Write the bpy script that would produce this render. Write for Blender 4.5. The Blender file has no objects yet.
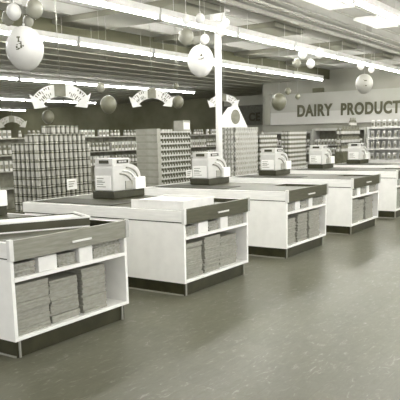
import bpy, bmesh, math, random
from mathutils import Vector, Matrix
random.seed(7)
PI = math.pi
S = bpy.context.scene
C = S.collection

# ------------------------------------------------------------------ materials
def lin(c):
    return c/12.92 if c <= 0.04045 else ((c+0.055)/1.055)**2.4
def tone(l, d=0.0):
    """aged photographic grey of display lightness l (0..255)"""
    b = max(0, l-(5 if l > 200 else 5+(200-l)*.13)+d)
    return (lin(l/255), lin(max(0, l-1)/255), lin(b/255), 1)
def mat(name, l, rough=0.6, metal=0.0, var=0.0, scale=8, stretch=(1,1,1), bump=0.0, d=0.0, spec=0.5):
    m = bpy.data.materials.new(name); m.use_nodes = True
    nt = m.node_tree; b = nt.nodes['Principled BSDF']
    b.inputs['Base Color'].default_value = tone(l, d)
    b.inputs['Roughness'].default_value = rough
    b.inputs['Metallic'].default_value = metal
    b.inputs['Specular IOR Level'].default_value = spec
    tc = nt.nodes.new('ShaderNodeTexCoord'); mp = nt.nodes.new('ShaderNodeMapping')
    mp.inputs['Scale'].default_value = stretch
    nz = nt.nodes.new('ShaderNodeTexNoise'); nz.inputs['Scale'].default_value = scale
    nz.inputs['Detail'].default_value = 5
    nt.links.new(tc.outputs['Object'], mp.inputs[0]); nt.links.new(mp.outputs[0], nz.inputs['Vector'])
    v = max(var, 0.02)*255
    cr = nt.nodes.new('ShaderNodeValToRGB')
    cr.color_ramp.elements[0].position = 0.3; cr.color_ramp.elements[1].position = 0.7
    cr.color_ramp.elements[0].color = tone(max(2, l-v), d); cr.color_ramp.elements[1].color = tone(min(252, l+v*.6), d)
    nt.links.new(nz.outputs['Fac'], cr.inputs[0]); nt.links.new(cr.outputs[0], b.inputs['Base Color'])
    if bump:
        bp = nt.nodes.new('ShaderNodeBump'); bp.inputs['Strength'].default_value = bump
        nt.links.new(nz.outputs['Fac'], bp.inputs['Height']); nt.links.new(bp.outputs[0], b.inputs['Normal'])
    return m
def emit(name, col, s):
    m = bpy.data.materials.new(name); m.use_nodes = True
    nt = m.node_tree; b = nt.nodes['Principled BSDF']
    b.inputs['Base Color'].default_value = col
    b.inputs['Emission Color'].default_value = col; b.inputs['Emission Strength'].default_value = s
    return m
M = {}
M['white'] = mat('white_enamel', 247, .35, var=.015)
M['rimw'] = mat('white_rim_laminate', 238, .4, var=.03, scale=6, stretch=(1,1,9))
M['inner'] = mat('white_inner_board', 226, .6, var=.02)
M['darkpanel'] = mat('dark_end_panel', 74, .38, var=.05, scale=5, stretch=(1,1,12))
M['greypanel'] = mat('worn_grey_end_panel', 138, .35, var=.06, scale=5, stretch=(1,1,12))  # dark panel made lighter: its reflection is put into the colour
M['top'] = mat('dark_counter_top', 64, .4, var=.06, scale=4, stretch=(1,5,1))
M['black'] = mat('black_rubber', 38, .6, var=.05)
M['kick'] = mat('dark_toe_kick', 46, .4, var=.05)
M['chrome'] = mat('brushed_metal', 205, .28, metal=.85, var=.05)
M['kraft'] = mat('kraft_paper', 152, .85, var=.045, scale=18, stretch=(1,1,3), bump=.2)
M['kraft2'] = mat('kraft_paper_small', 156, .85, var=.1, scale=30, stretch=(1,1,2), bump=.5)
M['card'] = mat('white_paper', 232, .8, var=.03)
M['reg'] = mat('cream_register_enamel', 196, .35, var=.02)
M['regw'] = mat('register_white_face', 238, .4, var=.02)
M['regg'] = mat('register_grey_trim', 160, .3, var=.03)
M['dark'] = mat('near_black', 48, .45, var=.04)
M['ink'] = mat('dark_ink', 84, .8)
M['inklight'] = mat('faded_ink', 120, .8)
M['colm'] = mat('painted_column', 236, .4, var=.02)
M['lampw'] = mat('white_lamp_housing', 226, .4, var=.03)
M['bal'] = mat('pale_balloon', 204, .3, var=.02)
M['balw'] = mat('white_balloon', 236, .3, var=.02)
M['balg'] = mat('grey_balloon', 134, .25, var=.02)
M['bald'] = mat('dark_balloon', 104, .3, var=.03)
M['string'] = mat('string', 190, .9)
M['sign'] = mat('sign_board', 218, .6, var=.03)
M['ball'] = mat('hazy_grey_balloon', 165, .35, var=.02)
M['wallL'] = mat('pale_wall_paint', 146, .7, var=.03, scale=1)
M['fascia'] = mat('fascia_paint', 165, .65, var=.04, scale=.8)
M['fascialow'] = mat('fascia_band_paint', 188, .65, var=.04, scale=.8)
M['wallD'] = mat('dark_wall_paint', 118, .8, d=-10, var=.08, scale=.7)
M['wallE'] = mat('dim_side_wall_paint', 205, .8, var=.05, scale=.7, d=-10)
M['ceilA'] = mat('front_ceiling_board', 172, .8, var=.03, scale=1)
M['ceilB'] = mat('bright_ceiling_board', 184, .8, var=.02, scale=1, stretch=(1,6,1))
M['ceilC'] = mat('dark_ceiling_board', 196, .8, d=-6, var=.06, scale=1, stretch=(.3,5,1))
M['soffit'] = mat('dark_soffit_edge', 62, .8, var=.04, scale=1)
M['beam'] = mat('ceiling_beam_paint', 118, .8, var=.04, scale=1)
M['batten'] = mat('ceiling_batten', 150, .8, var=.03)
M['battenC'] = mat('dark_ceiling_batten', 180, .8, d=-6, var=.03)
M['canw'] = mat('can_label_pale', 186, .5, var=.05)
M['cang'] = mat('can_label_grey', 112, .5, var=.06)
M['cand'] = mat('can_label_dark', 62, .5, var=.05)
M['tin'] = mat('tin_rim', 165, .3, metal=.6, var=.04)
M['gloss'] = mat('glossy_can_label', 96, .22, metal=.5, var=.06)
M['glossw'] = mat('glossy_can_label_pale', 166, .22, metal=.4, var=.06)
M['carton'] = mat('carton_board', 152, .8, var=.04)
M['cartond'] = mat('carton_tray_edge', 140, .8, var=.04)
M['shelf'] = mat('shelf_metal', 150, .5, var=.04)
M['shelfd'] = mat('shelf_back', 118, .7, var=.08)
M['skid'] = mat('display_plinth', 84, .7, var=.06)
M['casew'] = mat('case_enamel', 224, .4, var=.03)
M['cooler'] = mat('cooler_enamel', 176, .4, var=.04)
M['tube'] = emit('fluorescent_tube', (1, .995, .955, 1), 28)
M['panelglow'] = emit('recessed_light_diffuser', (1, .99, .93, 1), .2)

# floor: dark polished vinyl with pale marbling streaks
def floor_mat():
    m = bpy.data.materials.new('polished_marbled_vinyl'); m.use_nodes = True
    nt = m.node_tree; b = nt.nodes['Principled BSDF']; N = nt.nodes.new; L = nt.links.new
    tc = N('ShaderNodeTexCoord')
    mp = N('ShaderNodeMapping'); mp.inputs['Scale'].default_value = (1.0, 2.6, 1); mp.inputs['Rotation'].default_value = (0,0,.5)
    L(tc.outputs['Object'], mp.inputs[0])
    n1 = N('ShaderNodeTexNoise'); n1.inputs['Scale'].default_value = 8; n1.inputs['Detail'].default_value = 8; n1.inputs['Roughness'].default_value = .7; n1.inputs['Distortion'].default_value = 1.2
    L(mp.outputs[0], n1.inputs['Vector'])
    r1 = N('ShaderNodeValToRGB'); e = r1.color_ramp.elements
    e[0].position = .3; e[0].color = tone(88, 2); e[1].position = .58; e[1].color = tone(100, 2)
    x = r1.color_ramp.elements.new(.7); x.color = tone(142, 4)
    L(n1.outputs['Fac'], r1.inputs[0])
    # square tiles, each slightly different
    br = N('ShaderNodeTexBrick'); br.offset = 0; br.inputs['Scale'].default_value = 1; br.inputs['Brick Width'].default_value = .3; br.inputs['Row Height'].default_value = .3
    br.inputs['Mortar Size'].default_value = .002; br.inputs['Color1'].default_value = (.86,.86,.86,1); br.inputs['Color2'].default_value = (1,1,1,1); br.inputs['Mortar'].default_value = (.72,.72,.72,1)
    L(tc.outputs['Object'], br.inputs['Vector'])
    mx = N('ShaderNodeMix'); mx.data_type = 'RGBA'; mx.blend_type = 'MULTIPLY'; mx.inputs[0].default_value = .7
    L(r1.outputs[0], mx.inputs[6]); L(br.outputs['Color'], mx.inputs[7]); L(mx.outputs[2], b.inputs['Base Color'])
    n2 = N('ShaderNodeTexNoise'); n2.inputs['Scale'].default_value = 5; n2.inputs['Detail'].default_value = 3
    L(tc.outputs['Object'], n2.inputs['Vector'])
    mr = N('ShaderNodeMapRange'); mr.inputs['To Min'].default_value = .27; mr.inputs['To Max'].default_value = .33
    L(n2.outputs['Fac'], mr.inputs[0]); L(mr.outputs[0], b.inputs['Roughness'])
    b.inputs['Specular IOR Level'].default_value = .21
    return m
M['floor'] = floor_mat()

# ------------------------------------------------------------------ mesh helpers
class MB:
    def __init__(s): s.v = []; s.f = []; s.mi = []; s.mats = []; s.smooth = []
    def _m(s, m):
        if m not in s.mats: s.mats.append(m)
        return s.mats.index(m)
    def add(s, vs, fs, m, smooth=False):
        o = len(s.v); s.v += [tuple(v) for v in vs]; k = s._m(m)
        for f in fs: s.f.append([i+o for i in f]); s.mi.append(k); s.smooth.append(smooth)
        return s
    def box(s, x0, x1, y0, y1, z0, z1, m, rz=0, piv=None, bev=0):
        vs = [(x, y, z) for z in (z0, z1) for y in (y0, y1) for x in (x0, x1)]
        if rz:
            px, py = piv or ((x0+x1)/2, (y0+y1)/2); c, q = math.cos(rz), math.sin(rz)
            vs = [(px+(x-px)*c-(y-py)*q, py+(x-px)*q+(y-py)*c, z) for x, y, z in vs]
        return s.add(vs, [(0,2,3,1),(4,5,7,6),(0,1,5,4),(1,3,7,5),(3,2,6,7),(2,0,4,6)], m)
    def lathe(s, prof, m, n=14, cx=0, cy=0, cap=True, smooth=True):
        """prof: list of (r, z)"""
        vs = []; fs = []
        for r, z in prof:
            for k in range(n):
                a = 2*PI*k/n; vs.append((cx+r*math.cos(a), cy+r*math.sin(a), z))
        for i in range(len(prof)-1):
            for k in range(n):
                a, b = i*n+k, i*n+(k+1) % n; fs.append((a, b, b+n, a+n))
        if cap: fs.append(tuple(reversed(range(n)))); fs.append(tuple((len(prof)-1)*n+k for k in range(n)))
        return s.add(vs, fs, m, smooth)
    def tube(s, pts, r, m, n=8):
        vs = []; fs = []; pts = [Vector(p) for p in pts]
        for i, p in enumerate(pts):
            d = (pts[min(i+1, len(pts)-1)]-pts[max(i-1, 0)]).normalized()
            u = d.cross(Vector((0,0,1)));  u = Vector((1,0,0)) if u.length < .01 else u.normalized(); w = d.cross(u)
            for k in range(n):
                a = 2*PI*k/n; vs.append(p+r*(u*math.cos(a)+w*math.sin(a)))
        for i in range(len(pts)-1):
            for k in range(n):
                a, b = i*n+k, i*n+(k+1) % n; fs.append((a, a+n, b+n, b))
        fs.append(tuple(range(n))); fs.append(tuple(reversed([(len(pts)-1)*n+k for k in range(n)])))
        return s.add(vs, fs, m, True)
    def prism(s, poly, y0, y1, m, axis='y'):
        """poly of (a, z) extruded along y (or x)"""
        n = len(poly); vs = []
        for y in (y0, y1):
            for a, z in poly: vs.append((a, y, z) if axis == 'y' else (y, a, z))
        fs = [tuple(range(n)), tuple(reversed(range(n, 2*n)))]
        for k in range(n): fs.append((k, (k+1) % n+0, (k+1) % n+n, k+n)[::-1])
        return s.add(vs, fs, m)
    def mesh(s, name):
        me = bpy.data.meshes.new(name); me.from_pydata(s.v, [], s.f)
        for m in s.mats: me.materials.append(m)
        for i, p in enumerate(me.polygons): p.material_index = s.mi[i]; p.use_smooth = s.smooth[i]
        bm = bmesh.new(); bm.from_mesh(me); bmesh.ops.recalc_face_normals(bm, faces=bm.faces); bm.to_mesh(me); bm.free()
        return me
    def build(s, name, parent=None, bev=0, seg=2):
        o = bpy.data.objects.new(name, s.mesh(name)); C.objects.link(o)
        if parent: o.parent = parent
        if bev:
            b = o.modifiers.new('bevel', 'BEVEL'); b.width = bev; b.segments = seg; b.limit_method = 'ANGLE'; b.angle_limit = .6
        return o
def tag(o, label=None, cat=None, group=None, kind=None):
    if label: o['label'] = label
    if cat: o['category'] = cat
    if group: o['group'] = group
    if kind: o['kind'] = kind
    return o
def thing(name, label, cat, loc=(0,0,0), rz=0, group=None):
    o = bpy.data.objects.new(name, None); C.objects.link(o); o.empty_display_size = .1
    o.location = loc; o.rotation_euler = (0, 0, rz)
    return tag(o, label, cat, group)
def struct(name, mb, bev=0):
    return tag(mb.build(name, bev=bev), kind='structure')
def top_at(y): return CZ if y < 5.93 else LZ
def dup(root, loc, rz=None, label=None, group=None, skip=()):
    r = root.copy(); C.objects.link(r); r.location = loc
    if rz is not None: r.rotation_euler = (0, 0, rz)
    if label: r['label'] = label
    if group: r['group'] = group
    for ch in list(root.children):
        if ch.name.split('.')[0] in skip: continue
        c = ch.copy(); C.objects.link(c); c.parent = r
        for g in ch.children:
            d = g.copy(); C.objects.link(d); d.parent = c
    return r
ORD = ['nearest', 'second', 'third', 'fourth', 'fifth', 'sixth']

# ------------------------------------------------------------------ setting
CZ = 3.9
struct('floor', MB().box(-7, 27, -9, 33, -.1, 0, M['floor']))
def deck(x0, x1, y0, y1, m, mb_, step, w, t, CZ=3.9):
    b = MB().box(x0, x1, y0, y1, CZ, CZ+.1, m)
    y = y0+step*.5
    while y < y1:
        b.box(x0, x1, y, y+w, CZ-t, CZ-.001, mb_); y += step
    return b
struct('ceiling', deck(-7, 27, -9, 2.75, M['ceilA'], M['batten'], .42, .05, .02))
struct('ceiling', deck(-7, 27, 2.75, 5.95, M['ceilB'], M['batten'], .75, .02, .012))
LZ = 3.5805
struct('ceiling', deck(-7, 27, 5.95, 33, M['ceilC'], M['battenC'], .8, .08, .02, LZ))
# shallow ceiling beams crossing the bright bay
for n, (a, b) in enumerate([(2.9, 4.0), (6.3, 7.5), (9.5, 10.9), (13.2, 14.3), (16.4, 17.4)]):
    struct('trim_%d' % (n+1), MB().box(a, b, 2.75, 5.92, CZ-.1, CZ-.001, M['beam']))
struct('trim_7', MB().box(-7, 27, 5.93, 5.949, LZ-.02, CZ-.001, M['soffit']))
b = MB()
for y, t in ((1.95, .05), (2.3, .08)): b.box(-7, 20.05, y, y+.06, CZ-t, CZ-.021, M['batten'])
struct('trim_6', b)
WX = 20.1
struct('wall_right', MB().box(WX, WX+.2, -9, 8.7, 0, CZ, M['wallL']))
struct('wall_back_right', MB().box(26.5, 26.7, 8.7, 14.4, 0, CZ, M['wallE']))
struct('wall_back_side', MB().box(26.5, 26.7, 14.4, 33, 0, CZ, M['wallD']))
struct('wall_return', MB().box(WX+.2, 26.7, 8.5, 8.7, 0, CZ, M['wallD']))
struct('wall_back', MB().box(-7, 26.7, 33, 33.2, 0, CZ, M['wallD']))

# column
col = thing('support_column', 'slender white round steel column rising to the ceiling behind the second register', 'column', (7.67, 3.0, 0))
MB().lathe([(.062, .02), (.062, 3.72)], M['colm'], 20).build('shaft', col)
MB().lathe([(.16, 0), (.16, .02)], M['colm'], 20).build('base_plate', col)
MB().box(-.17, .17, -.17, .17, 3.86, 3.899, M['colm']).box(-.03, .03, -.14, .14, 3.72, 3.86, M['colm']).lathe([(.062, 3.7), (.13, 3.82), (.14, 3.86)], M['colm'], 20).build('capital', col)

# ------------------------------------------------------------------ lamps
def lamp_obj(label, group):
    t = thing('fluorescent_fixture', label, 'ceiling light', group=group)
    L = 2.4
    MB().prism([(-.035, .045), (-.05, .09), (-.05, .15), (.05, .15), (.05, .09), (.035, .045)], .01, L-.01, M['lampw'], 'x').build('housing', t)
    MB().tube([(.05, 0, .01), (L-.05, 0, .01)], .022, M['tube'], 10).build('tube', t)
    for x in (.012, L-.05): MB().box(x, x+.038, -.033, .033, -.02, .044, M['lampw']).build('lamp_holder', t)
    MB().prism([(-.13, .046), (-.13, .05), (-.04, .085), (.04, .085), (.13, .05), (.13, .046)], .01, L-.01, M['lampw'], 'x').build('reflector', t)  # wings added to shield the low ceiling from tube light
    for x in (.4, 2.0): MB().tube([(x, 0, .15), (x, 0, .468)], .003, M['lampw'], 6).build('hanger', t)
    return t
rows = [(-6.0, -1, 8, 'row of fixtures nearest the storefront'), (-3.0, -1, 8, 'row of fixtures over the front aisle'),  # both rows are out of view, added to light the counter ends
        (-.13, -1, 8, 'row above the front of the checkout counters, upper right'),
        (2.72, -4, 8, 'long bright row passing just in front of the column top'),
        (5.65, -1.6, 8, 'second long row, behind the column'),
        (12.3, 6.1, 6, 'third row, deep in the store'), (20.2, 10.9, 5, 'fourth row, far back on the left'), (28.5, 18.4, 3, 'short last row at the far left')]
end_x = {2.72: 20.0, 5.65: 18.8, 12.3: 20.65, 20.2: 23.05, 28.5: 25.6}
first = None
for y, x0, n, d in rows:
    if y in end_x: x0 = end_x[y]-n*2.42
    if y == 2.72: x0 = end_x[y]-n*2.42
    lab = 'white strip light, ' + d
    for k in range(n):
        if first is None:
            first = lamp_obj(lab, d); first.location = (x0, y, 3.43); proto = first
        else: dup(first, (x0+k*2.42, y, 3.43), label=lab, group=d, skip=('hanger',) if y > 5.95 else ('reflector',))

for (x, y, w, lb) in ((10.25, .9, 1.3, 'recessed square-edged ceiling light panel at the upper right, lower of the two'), (7.65, .85, 1.15, 'recessed ceiling light panel cut by the top edge of the photo')):
    t = thing('recessed_light_panel', lb, 'ceiling light', (x, y, CZ-.06))
    MB().box(-.05, w+.05, -.05, 0, 0, .055, M['lampw']).box(-.05, w+.05, .38, .43, 0, .055, M['lampw']).box(-.05, 0, 0, .38, 0, .055, M['lampw']).box(w, w+.05, 0, .38, 0, .055, M['lampw']).build('frame', t)
    MB().box(0, w, 0, .38, .015, .05, M['panelglow']).build('diffuser', t)

# ------------------------------------------------------------------ checkout counters
W, LEN, ZR = 1.29, 2.3, .885
def make_counter(endm):
    t = thing('checkout_counter', 'x', 'checkout counter', group=None)
    b = MB()
    b.box(0, .03, 0, LEN, .135, .745, M['white']).box(W-.03, W, 0, LEN, .135, .745, M['white'])
    b.box(.03, W-.03, LEN-.03, LEN, .135, .745, M['white'])
    b.build('body', t)
    MB().box(.03, W-.03, .5, .52, .16, .745, M['inner']).build('shelf_back', t)
    MB().box(.03, W-.03, .0, LEN-.03, .135, .162, M['white']).build('bottom_board', t, .003)
    MB().box(.03, W-.03, .0, .5, .583, .603, M['white']).box(.03, W-.03, -.008, .0, .578, .608, M['white']).build('shelf', t)
    MB().box(.03, W-.03, .035, LEN-.05, .0, .135, M['kick']).build('toe_kick', t)
    for x in (.05, W-.075):
        MB().box(x, x+.014, .018, .032, 0, .134, M['regg']).build('foot', t)
    MB().box(.024, .0295, .035, LEN-.05, .0, .014, M['shelf']).build('kick_strip', t)
    MB().box(.006, .024, .0, LEN, .745, .757, M['black']).build('rim_groove', t); MB().box(W-.024, W-.006, 0, LEN, .745, .757, M['black']).build('rim_groove', t)
    MB().box(-.012, .03, .0, LEN+.012, .757, .872, M['rimw']).build('side_rim', t, .004)
    MB().box(W-.03, W+.012, .0, LEN+.012, .757, .872, M['rimw']).build('side_rim', t, .004)
    MB().box(.03, W-.03, LEN-.03, LEN+.012, .757, .872, M['rimw']).build('end_rim', t)
    for x in (-.016, W-.024):
        MB().box(x, x+.04, -.022, .014, .735, .893, M['chrome' if x > 0 else 'lampw']).build('corner_post', t, .005)
    MB().box(.024, W-.024, -.014, .018, .732, .884, endm).build('end_panel', t, .004)
    h = MB().box(.60, .82, -.034, -.026, .785, .803, M['casew']).box(.615, .63, -.027, -.014, .787, .80, M['casew']).box(.79, .805, -.027, -.014, .787, .80, M['casew'])
    h.build('pull_handle', t, .003)
    # top with an open well at the right
    top = MB()
    wx0, wx1, wy0, wy1 = .88, W-.05, .05, .62
    top.box(.03, wx0, .018, LEN-.03, .846, .872, M['top']).box(wx0, wx1, .018, wy0, .846, .872, M['top']).box(wx0, wx1, wy1, LEN-.03, .846, .872, M['top']).box(wx1, W-.03, .018, LEN-.03, .846, .872, M['top'])
    top.build('counter_top', t)
    w = MB().box(wx0, wx1, wy0, wy1, .76, .765, M['black']).box(wx0-.008, wx0, wy0, wy1, .765, .845, M['black']).box(wx1, wx1+.008, wy0, wy1, .765, .845, M['dark'])
    w.box(wx0, wx1, wy0-.008, wy0, .765, .845, M['dark']).box(wx0, wx1, wy1, wy1+.008, .765, .845, M['dark']); w.build('bagging_well', t)
    MB().box(.1, .56, 1.0, LEN-.12, .8725, .878, M['black']).build('conveyor_belt', t)
    return t
def make_bundle(name, w, d, h, n, m, lab, cat, jit=.006, seed=0):
    r = random.Random(seed); b = MB(); z = 0
    for k in range(n):
        dz = h/n*(r.uniform(.8, 1.1) if k < n-1 else 1); dz = min(dz, h-z)
        a, c, e = r.uniform(-jit, jit), r.uniform(-jit, jit), r.uniform(-jit, jit)*1.5
        b.box(a, w+c*.5, e+jit, d, z, z+dz*.985, m, rz=r.uniform(-.012, .012)); z += dz
        if z >= h-1e-4: break
    o = b.build(name, bev=.0025, seg=1); return tag(o, lab, cat)
XC = [0.0, 2.164, 4.455, 6.746, 9.03, 11.3]
clab = ['nearest white checkout counter, cut off by the left edge, with a worn grey end panel',
        'second white checkout counter, with a dark end panel and a long white tray on top',
        'third white checkout counter, its dark end panel beside the middle of the floor',
        'fourth white checkout counter, in the right part of the photo',
        'fifth white checkout counter, cut off by the right edge of the photo',
        'last checkout counter, mostly hidden behind the fifth, only its rim showing']
cA = make_counter(M['greypanel']); cB = make_counter(M['darkpanel'])
lower = [(.045, .36), (.415, .33), (.76, .31)]
for i, x in enumerate(XC):
    if i == 0: c = cA; c['label'] = clab[0]; c['group'] = 'checkout counters'; c.location = (0, 0, 0)
    elif i == 1: c = cB; c['label'] = clab[1]; c['group'] = 'checkout counters'; c.location = (x, 0, 0)
    else: c = dup(cB, (x, 0, 0), label=clab[i], group='checkout counters')
    if i > 4: continue
    side = ['left', 'middle', 'right']
    for k, (bx, bw) in enumerate(lower):
        if i and k == 2: bw += .07
        o = make_bundle('paper_bag_bundle', bw-.022, .4, .405-.022*((k*2+i) % 3), 17, M['kraft'],
            '%s bundle of large brown paper bags on lower shelf of the %s counter' % (side[k], ORD[i]), 'paper bags', .007, seed=i*7+k)
        o.location = (x+bx, .025+.012*((k*2+i) % 3), .1622); o['group'] = 'large paper bag bundles'
    for k, (bx, bw, hh) in enumerate([(.04, .22, .105), (.50, .2, .1), (.90, .34, .122)]):
        o = make_bundle('small_bag_stack', bw, .34, hh, 6, M['kraft2'],
            '%s stack of small brown paper bags on upper shelf of the %s counter' % (side[k], ORD[i]), 'paper bags', .006, seed=90+i*7+k)
        o.location = (x+bx, .03, .6032); o['group'] = 'small paper bag stacks'
    for k, (bx, bw, hh, rz) in enumerate([(.285, .19, .118, .1), (.715, .15, .125, -.05)]):
        if i >= 2: bw -= .03
        o = make_bundle('white_bag_pack', bw, .3, hh, 1, M['card'],
            '%s pack of white paper bags on upper shelf of the %s counter' % (['left', 'right'][k], ORD[i]), 'paper bags', .002, seed=200+i*3+k)
        o.location = (x+bx, .012, .6032); o['group'] = 'white bag packs'; o.rotation_euler = (0, 0, rz*.3)

# trays lying on the tops
def tray(x, y, z, w, d, h, rz, lab, sm='card'):
    t = thing('shallow_tray', lab, 'tray', (x, y, z), rz)
    MB().box(0, w, 0, d, 0, .012, M['rimw']).box(0, w, 0, .014, .012, h, M[sm]).box(0, w, d-.014, d, .012, h, M[sm]).box(0, .014, .014, d-.014, .012, h, M[sm]).box(w-.014, w, .014, d-.014, .012, h, M[sm]).build('tray_body', t)
    MB().box(-.006, w+.006, -.006, .014, h, h+.014, M['card']).box(-.006, .014, .014, d, h, h+.014, M['card']).box(w-.014, w+.006, .014, d, h, h+.014, M['card']).build('tray_lip', t)
    MB().box(.014, w-.014, .014, d-.014, h-.02, h-.008, M['rimw']).build('insert_board', t)
    return t
tray(2.164+.04, .03, .8725, .57, .66, .075, 0, 'long white shallow tray lying on the near end of the second checkout counter')
tray(.20, .44, .8725, .80, .42, .075, -.49, 'white shallow tray lying askew across the top of the nearest checkout counter', 'top')
o = MB().box(0, .34, 0, .2, 0, .035, M['card']).box(.03, .3, .02, .17, .035, .055, M['rimw']).build('paper_pad', bev=.004)
tag(o, 'small white pad of papers on the nearest counter behind the tray, at the left edge', 'papers'); o.location = (.2, 1.06, .8783)

# ------------------------------------------------------------------ cash registers
def make_register():
    t = thing('cash_register', 'x', 'cash register')
    # base drawer
    MB().box(-.02, .57, -.02, .32, -.004, .085, M['dark']).build('cash_drawer', t, .006)
    # moulded body: profile in x-z, tall at left, sweeping down to the right
    def arc(x0, z0, x1, z1, n=8):
        return [(x0+(x1-x0)*math.sin(PI/2*k/n), z0+(z1-z0)*(1-math.cos(PI/2*k/n))) for k in range(n+1)]
    prof = [(0, .085), (0, .36), (.02, .40)] + [(.30, .40)] + arc(.31, .40, .53, .24)[1:] + [(.55, .20), (.55, .085)]
    MB().prism(prof, 0, .30, M['reg']).build('body', t, .012, 3)
    # raised curved ribs on the side face
    for q in range(3):
        pts = [(p[0]-.06*q, -.006, p[1]-.035*q-.02) for p in arc(.24, .38, .46, .24)]
        MB().tube(pts, .011, M['shelf'] if q != 1 else M['regw'], 6).build('side_moulding', t)
    MB().box(.215, .36, -.012, 0, .095, .20, M['regg']).build('side_panel', t, .004)
    # white lower block
    MB().box(.36, .56, -.05, .25, .087, .235, M['regw']).build('drawer_block', t, .008)
    # left face plate with printed lines
    p = MB().box(-.012, 0, .03, .27, .10, .27, M['regw']).build('face_plate', t, .003)
    g = MB()
    for k, (z, w) in enumerate([(.235, .12), (.205, .10), (.19, .14), (.165, .11), (.135, .15)]): g.box(-.014, -.0121, .26-w, .25, z, z+.008, M['inklight'])
    g.build('printed_lines', p)
    # customer display on top
    d = MB().box(.01, .33, .01, .29, .395, .475, M['reg']).build('display_box', t, .006)
    MB().box(.09, .30, .004, .012, .415, .455, M['dark']).build('display_window', d)
    MB().box(.004, .012, .07, .22, .415, .455, M['dark']).build('display_window', d)
    f = MB()
    for k in range(5): f.box(.12+.03*k, .138+.03*k, .0025, .0039, .425, .445, M['sign'])
    f.build('display_digits', d)
    k = MB()
    for a in range(5):
        for b in range(6):
            x = .34+a*.034; kz = .386-.004*a-.006*a*a
            k.lathe([(.010, kz-.03), (.010, kz+.012)], M['regw' if (a+b) % 3 else 'dark'], 8, cx=x, cy=.05+b*.04)
    k.build('key_rows', t)
    return t
reg = make_register()
rl = ['cash register at the left edge, cut off by the frame, on the nearest counter', 'cream cash register on the second counter, in front of the tall can pyramid',
      'cream cash register just left of and below the white column', 'cream cash register on the fourth counter, third complete one from the left',
      'cream cash register below the word DAIRY', 'faint cash register below the word PRODUCTS']
RP = [(.66, 1.45, .8785), (.72, 1.49, .8785), (.72, 1.62, .8785), (.72, 1.68, .8785), (.72, 1.76, .8785), (.72, 1.78, .8785)]
for i, x in enumerate(XC):
    p = (x+RP[i][0]-.04, RP[i][1], RP[i][2])
    if i == 0: reg.location = p; reg['label'] = rl[0]; reg['group'] = 'cash registers'
    else: dup(reg, p, label=rl[i], group='cash registers')

# ------------------------------------------------------------------ can displays
def can_mesh(kind, r=.039, h=.1):
    b = MB(); n = 14
    if kind == 'band':
        b.lathe([(r, 0), (r, .006)], M['tin'], n); b.lathe([(r*.97, .006), (r*.97, h*.16)], M['gloss'], n, cap=False)
        b.lathe([(r*.97, h*.16), (r*.97, h*.78)], M['glossw'], n, cap=False); b.lathe([(r*.97, h*.78), (r*.97, h-.008)], M['gloss'], n, cap=False)
        b.lathe([(r, h-.008), (r*.99, h-.002), (r*.85, h-.001)], M['tin'], n)
    elif kind == 'patch':
        vs = []; fs1 = []; fs2 = []
        for z in (0, h*.3, h*.72, h-.001):
            for k in range(n): vs.append((r*math.cos(2*PI*k/n), r*math.sin(2*PI*k/n), z))
        for i in range(3):
            for k in range(n):
                f = (i*n+k, i*n+(k+1) % n, (i+1)*n+(k+1) % n, (i+1)*n+k)
                (fs2 if (i == 1 and k in (6, 7, 8, 9, 10)) or (i == 0 and k in (9, 10, 11)) else fs1).append(f)
        fs1.append(tuple(range(n))); fs1.append(tuple(3*n+k for k in range(n)))
        b.add(vs, fs1, M['canw'], False); b.add(vs, fs2, M['cand'], False)
    elif kind == 'jar':
        b.lathe([(r*.9, 0), (r, .008), (r, h*.62), (r*.72, h*.76), (r*.62, h*.8)], M['cang'], n)
        b.lathe([(r*.66, h*.8), (r*.66, h-.001)], M['canw'], n)
        b.lathe([(r*1.02, h*.15), (r*1.02, h*.52)], M['canw'], n, cap=False)
    elif kind == 'spot':
        vs = [(r*math.cos(2*PI*k/n), r*math.sin(2*PI*k/n), z) for z in (0, h*.35, h*.75, h-.001) for k in range(n)]
        f1 = [tuple(range(n)), tuple(3*n+k for k in range(n))]; f2 = []
        for i in range(3):
            for k in range(n): (f2 if (i == 1 and k % 2) or (i != 1 and not k % 2 and k % 4) else f1).append((i*n+k, i*n+(k+1) % n, (i+1)*n+(k+1) % n, (i+1)*n+k))
        b.add(vs, f1, M['canw'], False); b.add(vs, f2, M['shelfd'], False)
    elif kind == 'bottle':
        b.lathe([(r, 0), (r, h*.55), (r*.35, h*.75), (r*.35, h-.001)], M['cang'], n)  # grey instead of dark: distance haze put into the bottle colour
        b.lathe([(r*1.02, h*.12), (r*1.02, h*.42)], M['canw'], n, cap=False)
    elif kind == 'check':
        b.lathe([(r, 0), (r, h*.3)], M['cang'], n); b.lathe([(r*.99, h*.3), (r*.99, h*.8)], M['canw'], n, cap=False); b.lathe([(r, h*.8), (r, h-.001)], M['cang'], n)
    return b.mesh('can')
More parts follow.
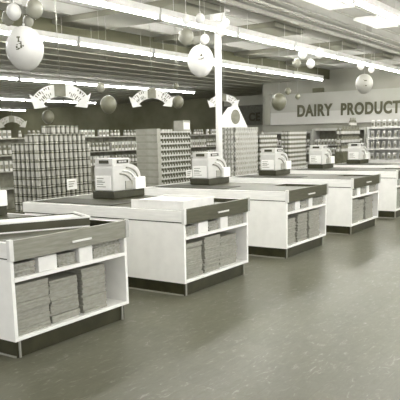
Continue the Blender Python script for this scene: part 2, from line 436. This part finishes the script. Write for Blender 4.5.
def stack(name, cat, kind, x0, y0, nx, ny, nz, z0, pitch, h, r, label, group, extra=(), stag=False, core=True, core_label='', rz0=0):
    """ring of cans around a plinth; corner (x0, y0) nearest the camera; z0 plinth top"""
    me = can_mesh(kind, r, h)
    pl = MB(); e = .0
    pl.box(x0, x0+nx*pitch, y0, y0+ny*pitch, 0, z0, M['skid'])
    if nx > 2 and ny > 2:
        pl.box(x0+pitch*1.04, x0+(nx-1.04)*pitch, y0+pitch*1.04, y0+(ny-1.04)*pitch, z0, z0+nz*h, M['black'])  # black core: shade in the gaps between cans, put in as colour
    q = pl.build('display_plinth'); tag(q, core_label, 'display stand')
    spots = []
    for k in range(nz):
        sx = pitch*.5*(k % 2) if stag else 0
        for i in range(nx):
            for j in range(ny):
                if i == 0 or j == 0: spots.append((x0+pitch*(i+.5)+(sx if j == 0 else 0), y0+pitch*(j+.5), z0+k*h))
    for (i0, i1, j0, j1, lv) in extra:
        for i in range(i0, i1):
            j = j0
            while j < j1+.01: spots.append((x0+pitch*(i+1.0-.5*(lv % 2)), y0+pitch*(j+.5), z0+(nz+lv)*h)); j += 1
    for (x, y, z) in spots:
        o = bpy.data.objects.new(name, me); C.objects.link(o); o.location = (x, y, z+.0005)
        o.rotation_euler = (0, 0, (random.uniform(-.25, .25) if kind != 'patch' else random.uniform(-.12, .12))+rz0)
        tag(o, label, cat, group)
    return len(spots)
n = stack('food_can', 'can', 'band', 3.50, 3.5, 12, 6, 8, .53, .097, .127, .038,
      'pale banded can in the large square stack behind the nearest register', 'cans in the large left stack',
      extra=[(0, 11, .5, 3, 0), (5, 11, 1.5, 2, 1), (4, 10, 2.5, 3, 1)], core_label='low plinth under the large left can stack')
# carton end + patterned cans
n2 = stack('patterned_can', 'can', 'patch', 6.64, 3.6, 11, 4, 10, .62, .088, .108, .041,
      'dark and white patterned can in the stack with cartons at its left end', 'cans in the middle stack', core_label='low plinth under the middle stack')
car = MB().box(0, .1, 0, .5, 0, .125, M['carton']).box(-.004, 0, 0, .5, 0, .03, M['cartond']).box(-.004, 0, 0, .5, .105, .125, M['carton']).mesh('case_carton')
pb = tag(MB().box(6.50, 6.62, 3.6, 4.1, 0, .60, M['skid']).build('display_plinth'), 'narrow plinth under the carton end of the middle stack', 'display stand')
for k in range(9):
    o = bpy.data.objects.new('shipping_carton', car); C.objects.link(o); o.location = (6.505+random.uniform(-.006, .006), 3.6+random.uniform(-.006, .006), .6005+.1275*k)
    tag(o, 'flat pale carton, %s in the column at left end of the middle stack' % ['bottom', 'second from bottom', 'third from bottom', 'fourth from bottom', 'middle', 'fourth from top', 'third from top', 'second from top', 'top'][k], 'carton', 'cartons of the middle stack')
o = tag(MB().box(0, .24, 0, .22, 0, .2, M['carton']).box(.02, .22, -.003, 0, .03, .16, M['casew']).build('display_box', bev=.004), 'small pale box standing on top of the middle can stack at its right end', 'box')
o.location = (7.36, 3.62, 1.7015)
n3 = stack('food_tin', 'can', 'spot', 10.0, 4.0, 12, 4, 10, .66, .088, .112, .042,
      'small mottled tin in the tall stack right of the column', 'tins in the stack right of the column', stag=True, core_label='plinth under the tin stack right of the column')
n4 = stack('small_tin', 'can', 'check', 11.75, 4.3, 10, 3, 9, .6, .095, .112, .040,
      'small tin in the stack behind the fourth register, left part', 'tins behind the fourth register', stag=True, core_label='plinth under the tin stack behind the fourth register')
n5 = stack('grid_tin', 'can', 'check', 13.25, 4.2, 11, 3, 9, .62, .1, .118, .041,
      'tin in the dark grid-like stack left of the fifth register', 'tins left of the fifth register', core_label='plinth under the grid-like tin stack')
n6 = stack('dark_bottle', 'bottle', 'bottle', 16.6, 4.0, 12, 2, 3, 1.0, .13, .27, .052,
      'dark bottle in the far stack in front of the dairy wall', 'bottles in front of the dairy wall', extra=[(5, 9, 0, 0, 0)], core_label='plinth under the far bottle stack')
print('cans', n, n2, n3, n4, n5, n6)
# price cards on the stacks
def card(x, y, z, w, h, lab, rz=0):
    t = thing('price_card', lab, 'sign', (x, y, z), rz)
    MB().box(0, w, -.006, 0, 0, h, M['sign']).build('card', t)
    for k in range(3): MB().box(w*.15, w*(.8-.1*k), -.008, -.0061, h*(.7-.22*k), h*(.8-.22*k), M['inklight']).build('printed_line', t)
card(4.08, 3.5103, .83, .21, .16, 'small pale price card in front of the large left can stack')
card(7.40, 3.6028, .80, .2, .15, 'small pale price card low on the middle can stack')
# tilted poster card on jar stack
t = thing('poster_card', 'pale poster card with a dark oval picture, on the stack right of the column', 'poster', (9.98, 4.36, 1.7815), -.55)
b = MB().prism([(-.02, 0), (.0, .26), (.17, .46), (.42, .5), (.68, 0)], 0, .02, M['sign']); b.build('board', t)
b = MB(); N_ = 20
b.add([(.36+.12*math.cos(2*PI*k/N_), -.002, .24+.17*math.sin(2*PI*k/N_)) for k in range(N_)]+[(.36+.12*math.cos(2*PI*k/N_), -.0005, .24+.17*math.sin(2*PI*k/N_)) for k in range(N_)], [tuple(range(N_)), tuple(range(2*N_-1, N_-1, -1))]+[(k, (k+1) % N_, (k+1) % N_+N_, k+N_) for k in range(N_)], M['cang']); b.build('picture', t)

# ------------------------------------------------------------------ shelving units in the background
box_me = MB().box(-.045, .045, -.03, .03, 0, .2, M['canw']).box(-.0455, .0455, -.031, -.03, .05, .13, M['cang']).mesh('boxed_goods')
jar_me = can_mesh('jar', .04, .19)
def gondola(x, y, i, w=1.5):
    t = thing('shelving_unit', 'x', 'shelves', (x, y, 0))
    MB().box(0, w, .22, .25, .1, 1.62, M['shelfd']).build('back_panel', t)
    MB().box(0, w, -.15, .22, 0, .1, M['skid']).build('base', t)
    for z in (.55, .92, 1.26): MB().box(0, w, -.1, .22, z, z+.02, M['shelf']).build('shelf', t)
    MB().box(0, w, -.02, .25, 1.62, 1.65, M['shelf']).build('top_shelf', t)
    return t
names = ['at the left edge', 'behind the left can stack', 'behind the left can stack, farther right', 'just right of the left can stack', 'left of the middle stack', 'behind the middle stack', 'just left of the column', 'right of the column', 'behind the jar stack', 'nearest the dairy wall']
for i in range(8):
    x = 5.2+1.52*i*1.0
    g = gondola(x, 7.6, i); g['label'] = 'grey shelving unit of packaged goods, ' + names[i]; g['group'] = 'background shelving units'
    for z in (.94, 1.28, 1.65):
        for k in range(11):
            if z > 1.6 and (k*7+i*3) % 5 == 0: continue
            isj = (i+int(z*3)) % 2
            o = bpy.data.objects.new('boxed_goods' if not isj else 'glass_jar', box_me if not isj else jar_me); C.objects.link(o)
            o.location = (x+.08+k*.134, 7.62, z+.0005); o.scale = (1, 1, .8 if z > 1.6 else 1.1)
            lv = {.94: 'middle', 1.28: 'upper', 1.65: 'top'}[z]
            tag(o, ('packet' if not isj else 'jar')+' on the %s shelf of the unit %s' % (lv, names[i]), 'packet' if not isj else 'jar', '%s row on background unit %s' % (lv, names[i]))

# ------------------------------------------------------------------ dairy wall
fx = WX-.12
fa = thing('dairy_fascia', 'long pale fascia board lettered DAIRY PRODUCTS on the right wall', 'sign', (fx, 0, 0))
MB().box(0, .1195, -8.9, 8.5, 1.96, 2.42, M['fascialow']).build('lower_band', fa)
MB().box(0, .1195, -8.9, 8.3, 2.4201, 3.1, M['fascia']).build('upper_band', fa)
MB().box(-.03, .1195, 8.3, 8.52, 1.96, 3.14, M['wallL']).build('end_post', fa)
def text(name, s, size, m, loc, rot, parent, ext=.02, off=.0, sx=1, spacing=1.0):
    cu = bpy.data.curves.new(name, 'FONT'); cu.body = s; cu.size = size; cu.extrude = ext; cu.offset = off; cu.space_character = spacing
    o = bpy.data.objects.new(name+'_tmp', cu); C.objects.link(o)
    dg = bpy.context.evaluated_depsgraph_get(); me = bpy.data.meshes.new_from_object(o.evaluated_get(dg)); me.materials.clear(); me.materials.append(m)
    bpy.data.objects.remove(o)
    r = bpy.data.objects.new(name, me); C.objects.link(r); r.location = loc; r.rotation_euler = rot; r.scale = (sx, 1, 1)
    if parent: r.parent = parent
    return r
# letters read from far (+y) to near (-y), facing -x
def wall_word(s, y0, y1, z, h, x, m, parent):
    o = text('lettering', s, h/.72, m, (0, 0, 0), (PI/2, 0, -PI/2), None, .012, h*.055, 1, 1.12)
    w = max(v.co.x for v in o.data.vertices)-min(v.co.x for v in o.data.vertices); mn = min(v.co.x for v in o.data.vertices)
    o.scale = ((y0-y1)/w, 1, 1); o.location = (x, y0+mn*(y0-y1)/w, z)
    o.parent = parent
    return o
wall_word('DAIRY', 7.15, 5.74, 2.26, .42, -.014, M['ink'], fa)
wall_word('PRODUCTS', 5.42, 3.05, 2.26, .41, -.014, M['ink'], fa)
o = tag(MB().box(0, .08, -.22, .22, 0, .16, M['ink']).build('wall_vent', bev=.01), 'small dark vent on the fascia above the word DAIRY', 'vent'); o.location = (WX-.082, 6.35, 3.11)
# neighbouring department lettering
sg = thing('department_sign', 'far wall sign ending in the letters CE, beyond the left end of the dairy fascia', 'sign', (26.38, 12.8, 0))
MB().box(0, .118, -1.6, 1.8, 2.1, 3.1, M['cang']).build('sign_board', sg)
wall_word('CE', .05, -.60, 2.32, .40, -.014, M['ink'], sg)

# refrigerated wall cases below the fascia
def cooler(y0, y1, lab, m, top=1.6, d=.8, items=True):
    x1 = WX-.01; x0 = x1-d
    t = thing('refrigerated_case', lab, 'refrigerated case', (x0, y0, 0), 0, 'wall cases under the dairy fascia')
    w = y1-y0
    MB().box(.0, d-.05, 0, w, 0, .55, m).build('lower_body', t, .01)
    MB().box(d-.05, d, 0, w, 0, top, M['shelfd']).build('back_panel', t)
    MB().box(.25, d-.05, .03, w-.03, top-.08, top, m).build('canopy', t)
    for z in (.85, 1.15): MB().box(.28, d-.05, .03, w-.03, z, z+.025, m).build('shelf', t)
    MB().box(.1, d-.05, 0, .03, .55, top, m).build('end_panel', t); MB().box(.1, d-.05, w-.03, w, .55, top, m).build('end_panel', t)
    return t
cooler(4.3, 6.3, 'grey refrigerated wall case below the word PRODUCTS', M['cooler'], 1.78)
cooler(6.32, 8.4, 'grey refrigerated wall case below the word DAIRY', M['cooler'], 1.7)
mk = MB().box(-.035, .035, -.04, .04, 0, .17, M['canw']).prism([(-.035, .17), (.035, .17), (0, .215)], -.04, .04, M['casew']).box(-.036, -.035, -.03, .03, .04, .12, M['cang']).mesh('milk_carton')
def goods(y0, y1, xs, zs, step, where, me=mk, nm='milk_carton', cat='carton', sc=1):
    for z, lv in zs:
        y = y0
        while y < y1:
            o = bpy.data.objects.new(nm, me); C.objects.link(o); o.location = (xs, y, z+.0005); o.scale = (1.2, 1.15, sc)
            tag(o, 'white carton on the %s of the %s' % (lv, where), cat, 'cartons on the %s of the %s' % (lv, where)); y += step
goods(4.5, 6.2, 19.55, [(.875, 'lower shelf'), (1.175, 'upper shelf')], .13, 'grey wall case below PRODUCTS')
goods(6.5, 8.3, 19.55, [(.875, 'lower shelf'), (1.175, 'upper shelf')], .13, 'grey wall case below DAIRY')
# bright open display case at the right edge
t = thing('dairy_shelf_case', 'bright white open dairy case with cartons, at the right edge below the lettering', 'display case', (18.5, 1.7, 0))
MB().box(0, .7, 0, 2.2, 0, .7, M['casew']).build('lower_body', t, .01)
MB().box(.6, .7, 0, 2.2, .7, 1.78, M['casew']).build('back_panel', t)
MB().box(0, .6, 0, .04, .7, 1.78, M['casew']).build('end_panel', t); MB().box(0, .6, 2.16, 2.2, .7, 1.78, M['casew']).build('end_panel', t)
for z in (1.02, 1.37, 1.72): MB().box(0, .6, .04, 2.16, z, z+.06, M['casew']).build('shelf', t)
goods(1.85, 3.8, 18.62, [(.7, 'lowest deck'), (1.08, 'middle shelf'), (1.43, 'upper shelf'), (1.78, 'top')], .19, 'bright white dairy case', sc=1.05)

# ------------------------------------------------------------------ hanging arrow signs
def scribble(b, cx, cz, R, a0, a1, n, hh, y, m, rnd):
    for k in range(n):
        if rnd.random() < .08: continue
        a = a0+(a1-a0)*(k+.5)/n; da = (a1-a0)/n*.36
        for q in range(rnd.choice((1, 2, 2))):
            r0 = R-hh/2+hh*rnd.choice((0, .35, .6)); r1 = min(R+hh/2, r0+hh*rnd.uniform(.5, .95))
            aa = a+da*rnd.uniform(-.7, .3); ab = aa+da*rnd.uniform(.7, 1.3)
            P = [(cx+r*math.cos(t_), cz+r*math.sin(t_)) for r, t_ in ((r0, aa), (r0, ab), (r1, ab), (r1, aa))]
            b.add([(x, y, z) for x, z in P]+[(x, y+.002, z) for x, z in P], [(0,1,2,3), (7,6,5,4), (0,4,5,1), (1,5,6,2), (2,6,7,3), (3,7,4,0)], m)
def arrow_sign(loc, rz, w, lab, gr, sc=1.0, seed=0, dim=False):
    """pair of curved arrows sweeping down on either side of a central bracket; built in x-z plane, unit = width 1"""
    rnd = random.Random(seed)
    t = thing('arrow_sign', lab, 'sign', loc, rz, gr)
    sm = M['sign'] if not dim else M['regg']
    u = w
    # bracket box
    MB().box(-.10*u, .10*u, -.03, .03, -.08*u, .16*u, M['cang']).build('bracket', t)
    MB().tube([(0, 0, .16*u), (0, 0, top_at(loc[1])-loc[2]-.001)], .004, M['regg'], 6).build('hanging_rod', t)
    for s in (-1, 1):
        R0, R1 = .32*u, .545*u; cx = s*.06*u; cz = -.41*u
        N = 14; b = MB(); outer = []; inner = []
        for k in range(N+1):
            a = PI/2-s*(k/N)*math.radians(52)
            outer.append((cx+R1*math.cos(a)*1.0, cz+R1*math.sin(a))); inner.append((cx+R0*math.cos(a), cz+R0*math.sin(a)))
        a = PI/2-s*math.radians(52); tip = PI/2-s*math.radians(74)
        ho = (cx+(R1+.085*u)*math.cos(a), cz+(R1+.085*u)*math.sin(a)); hi = (cx+(R0-.08*u)*math.cos(a), cz+(R0-.08*u)*math.sin(a))
        Rm = (R0+R1)/2; tp = (cx+Rm*math.cos(tip), cz+Rm*math.sin(tip))
        for k in range(N):
            P = [inner[k], inner[k+1], outer[k+1], outer[k]]
            b.add([(x, -.012, z) for x, z in P]+[(x, .012, z) for x, z in P], [(0,1,2,3), (7,6,5,4), (0,4,5,1), (1,5,6,2), (2,6,7,3), (3,7,4,0)], sm)
        P = [hi, tp, ho]
        b.add([(x, -.012, z) for x, z in P]+[(x, .012, z) for x, z in P], [(0,1,2), (5,4,3), (0,3,4,1), (1,4,5,2), (2,5,3,0)], sm)
        ao = b.build('curved_arrow', t)
        for R in (R0+.062*u, R1-.062*u):
            g = MB(); scribble(g, cx, cz, R, PI/2-s*math.radians(13), PI/2-s*math.radians(50), 7, .085*u, -.0145, M['ink'], rnd)
            g.build('printed_marks', ao)
    return t
VR = -(.967)  # plane facing the storefront corner
arrow_sign((3.58, 3.04, 2.24), VR+.1, .76, 'large pair of curved white arrow signs hanging above the left can stack', 'arrow signs', seed=1)
arrow_sign((8.04, 4.88, 2.47), VR+.05, .86, 'pair of curved white arrow signs hanging left of the column, above the middle stack', 'arrow signs', seed=2)
arrow_sign((11.76, 5.40, 2.55), VR, .76, 'far pair of curved arrow signs crossed by the white column', 'arrow signs', seed=3)
arrow_sign((12.0, 13.95, 2.28), VR+.2, .9, 'dim small arrow sign hanging deep in the store at the far left', 'arrow signs', seed=4, dim=True)

# ------------------------------------------------------------------ balloons
def balloon(loc, r, m, lab, gr=None, mark=None, stretch=1.12, string=None, seg=24, tilt=0):
    t = thing('balloon', lab, 'balloon', loc, 0, gr)
    b = MB(); prof = []
    n = 16
    for k in range(n+1):
        a = PI*k/n; z = -math.cos(a); rr = math.sin(a)
        if z < 0: rr *= (1-.10*z*z)
        prof.append((max(r*rr, .0008), r*stretch*(z*(1 if z > 0 else 1.04))))
    b.lathe(prof, m, seg); b.build('envelope', t)
    zt = r*stretch
    MB().lathe([(.006, zt-.004), (r*.05+.003, zt+.02), (.004, zt+.022)], m, 10).build('knot', t)
    top = (string or top_at(loc[1]))-loc[2]-.001
    if top > zt+.05: MB().tube([(0, 0, zt+.02), (0, 0, top)], .002, M['string'], 5).build('string', t)
    if mark:
        # printed emblem, a few dark strokes wrapped on the surface facing the storefront
        g = MB(); va = math.atan2(-3.65-loc[1], -3.0-loc[0])
        for (u0, v0, u1, v1) in mark:
            vs = []; K = 4
            for (uu, vv) in ((u0, v0), (u1, v0), (u1, v1), (u0, v1)):
                pass
            pts = []
            for i in range(K+1):
                for j in range(2):
                    uu = u0+(u1-u0)*i/K; vv = (v0, v1)[j]
                    z = vv; rr = math.sqrt(max(.01, 1-z*z))
                    if z < 0: rr *= (1-.10*z*z)
                    a = va+uu/ max(.3, rr)
                    pts.append((1.006*r*rr*math.cos(a), 1.006*r*rr*math.sin(a), r*stretch*z))
            fs = [(2*i, 2*i+2, 2*i+3, 2*i+1) for i in range(K)]
            g.add(pts, fs, M['ink'])
        g.build('printed_emblem', t)
    return t
MARK = [(-.42, .52, -.18, .6), (-.34, .34, -.24, .56), (-.44, .14, -.36, .2), (-.36, .3, -.2, .36), (-.18, .08, -.1, .34), (-.3, .2, -.16, .24), (-.5, -.02, -.38, .1), (-.38, -.06, -.2, .0), (-.2, -.02, -.08, .12), (-.06, .06, .04, .14), (-.5, -.1, -.3, -.06)]
balloon((1.27, 1.12, 2.43), .172, M['bal'], 'large pale printed balloon hanging at the upper left', mark=[(x0*.8-.08, z0*.85-.08, x1*.8-.08, z1*.85-.08) for (x0, z0, x1, z1) in MARK], stretch=1.16)
balloon((1.27, 1.24, 2.77), .068, M['bal'], 'small pale balloon with a highlight, above the large one at the upper left')
balloon((1.38, 1.08, 2.79), .078, M['balg'], 'dark grey shiny balloon above the large one at the upper left')
balloon((1.30, 1.36, 2.73), .06, M['balg'], 'grey balloon at the top left corner behind the pale one')
balloon((1.42, 1.22, 2.70), .05, M['balg'], 'small grey balloon tucked between the cluster and the large upper left balloon')
M2 = [(-.1, .2, .1, .3), (-.06, .3, .06, .4), (-.3, -.05, .1, .02), (-.02, .0, .2, .06), (.1, .04, .28, .12)]
balloon((4.33, 1.19, 2.57), .172, M['balw'], 'large white printed balloon beside the column', mark=[(x0*.8+.06, z0*.8+.02, x1*.8+.06, z1*.8+.02) for (x0, z0, x1, z1) in M2], stretch=1.2)
balloon((4.34, 1.42, 2.90), .10, M['balg'], 'grey balloon left of the column, above the large white one')
for x_, y_, z_, r_, mm, l in ((4.23, 1.12, 3.08, .06, 'bal', 'topmost of the pale cluster left of the column top'), (4.53, 1.0, 2.96, .07, 'balw', 'right one of the pale cluster touching the column'), (4.26, 1.36, 3.10, .06, 'bal', 'left one of the pale cluster near the column top'), (4.47, 1.21, 2.86, .06, 'balw', 'lowest of the pale cluster near the column top'), (4.62, .98, 3.06, .055, 'balw', 'small one between the cluster and the column top')):
    balloon((x_, y_, z_), r_, M[mm], 'pale balloon, '+l)
balloon((6.23, 4.67, 2.52), .085, M['balg'], 'small greyish balloon over the far end of the left arrow sign')
balloon((6.38, 4.63, 2.22), .15, M['bald'], 'dark round balloon between the first two arrow signs')
balloon((7.83, 4.06, 2.28), .115, M['bald'], 'dark balloon at the right end of the second arrow sign')
balloon((7.86, 4.12, 2.60), .055, M['bald'], 'tiny dark balloon above the second arrow sign, on its right')
balloon((8.47, 8.47, 2.15), .15, M['bald'], 'dim dark balloon above the top of the left can stack')
for k, (dx, dy, dz, r, l) in enumerate([(-.1, .12, .08, .09, 'left'), (.14, -.16, .1, .1, 'right'), (.02, -.01, -.12, .09, 'lowest')]):
    balloon((10.3+dx, 2.32+dy, 3.2+dz), r, M['balw'], 'white balloon, %s of the three hanging right of the centre under the ceiling row' % l, 'white balloon trio')
balloon((10.02, 2.5, 3.08), .09, M['balg'], 'grey balloon behind the white trio under the ceiling row')
balloon((11.02, 1.45, 3.02), .075, M['balw'], 'small white balloon above the marked one over the word PRODUCTS')
balloon((11.05, 1.23, 2.93), .065, M['balw'], 'lower small white balloon over the word PRODUCTS', string=CZ-.06)
balloon((11.02, 1.37, 2.64), .185, M['ball'], 'grey balloon with a dark mark hanging over the word PRODUCTS', mark=[(-.1, -.3, .0, .35), (.0, .2, .3, .3), (.1, -.3, .3, -.2)])
balloon((12.67, 4.25, 2.44), .20, M['bald'], 'dark marked balloon left of the word DAIRY')
balloon((12.72, 4.02, 2.70), .08, M['bald'], 'small dark balloon at the upper right of the one left of DAIRY')
balloon((12.85, 3.80, 2.56), .07, M['bald'], 'tiny dark balloon between the marked dark one and the word DAIRY')

# ------------------------------------------------------------------ light from outside, camera
w = bpy.data.worlds.new('World'); S.world = w; w.use_nodes = True
w.node_tree.nodes['Background'].inputs[0].default_value = (1, .995, .97, 1)
w.node_tree.nodes['Background'].inputs[1].default_value = .75

f, ppx, ppy, yaw, pit, rol, cx, cy, cz = 647.07, 190.702, 247.087, .966920, .168989, -.022050, -3.009528, -3.649172, 1.590610
cam = bpy.data.cameras.new('camera'); co = bpy.data.objects.new('camera', cam); C.objects.link(co); S.camera = co
cam.sensor_width = 36; cam.sensor_fit = 'HORIZONTAL'; cam.lens = f*36/400
cam.shift_x = (200-ppx)/400; cam.shift_y = (ppy-200)/400; cam.clip_end = 200
fwd = Vector((math.sin(yaw)*math.cos(pit), math.cos(yaw)*math.cos(pit), -math.sin(pit)))
right = Vector((math.cos(yaw), -math.sin(yaw), 0)); up = right.cross(fwd)
r_ = right*math.cos(rol)+up*math.sin(rol); u_ = up*math.cos(rol)-right*math.sin(rol)
m4 = Matrix(((r_.x, u_.x, -fwd.x, cx), (r_.y, u_.y, -fwd.y, cy), (r_.z, u_.z, -fwd.z, cz), (0, 0, 0, 1)))
co.matrix_world = m4
vs = S.view_settings; vs.view_transform = 'Standard'; vs.look = 'None'; vs.gamma = 1; vs.exposure = 1.4; vs.use_curve_mapping = False
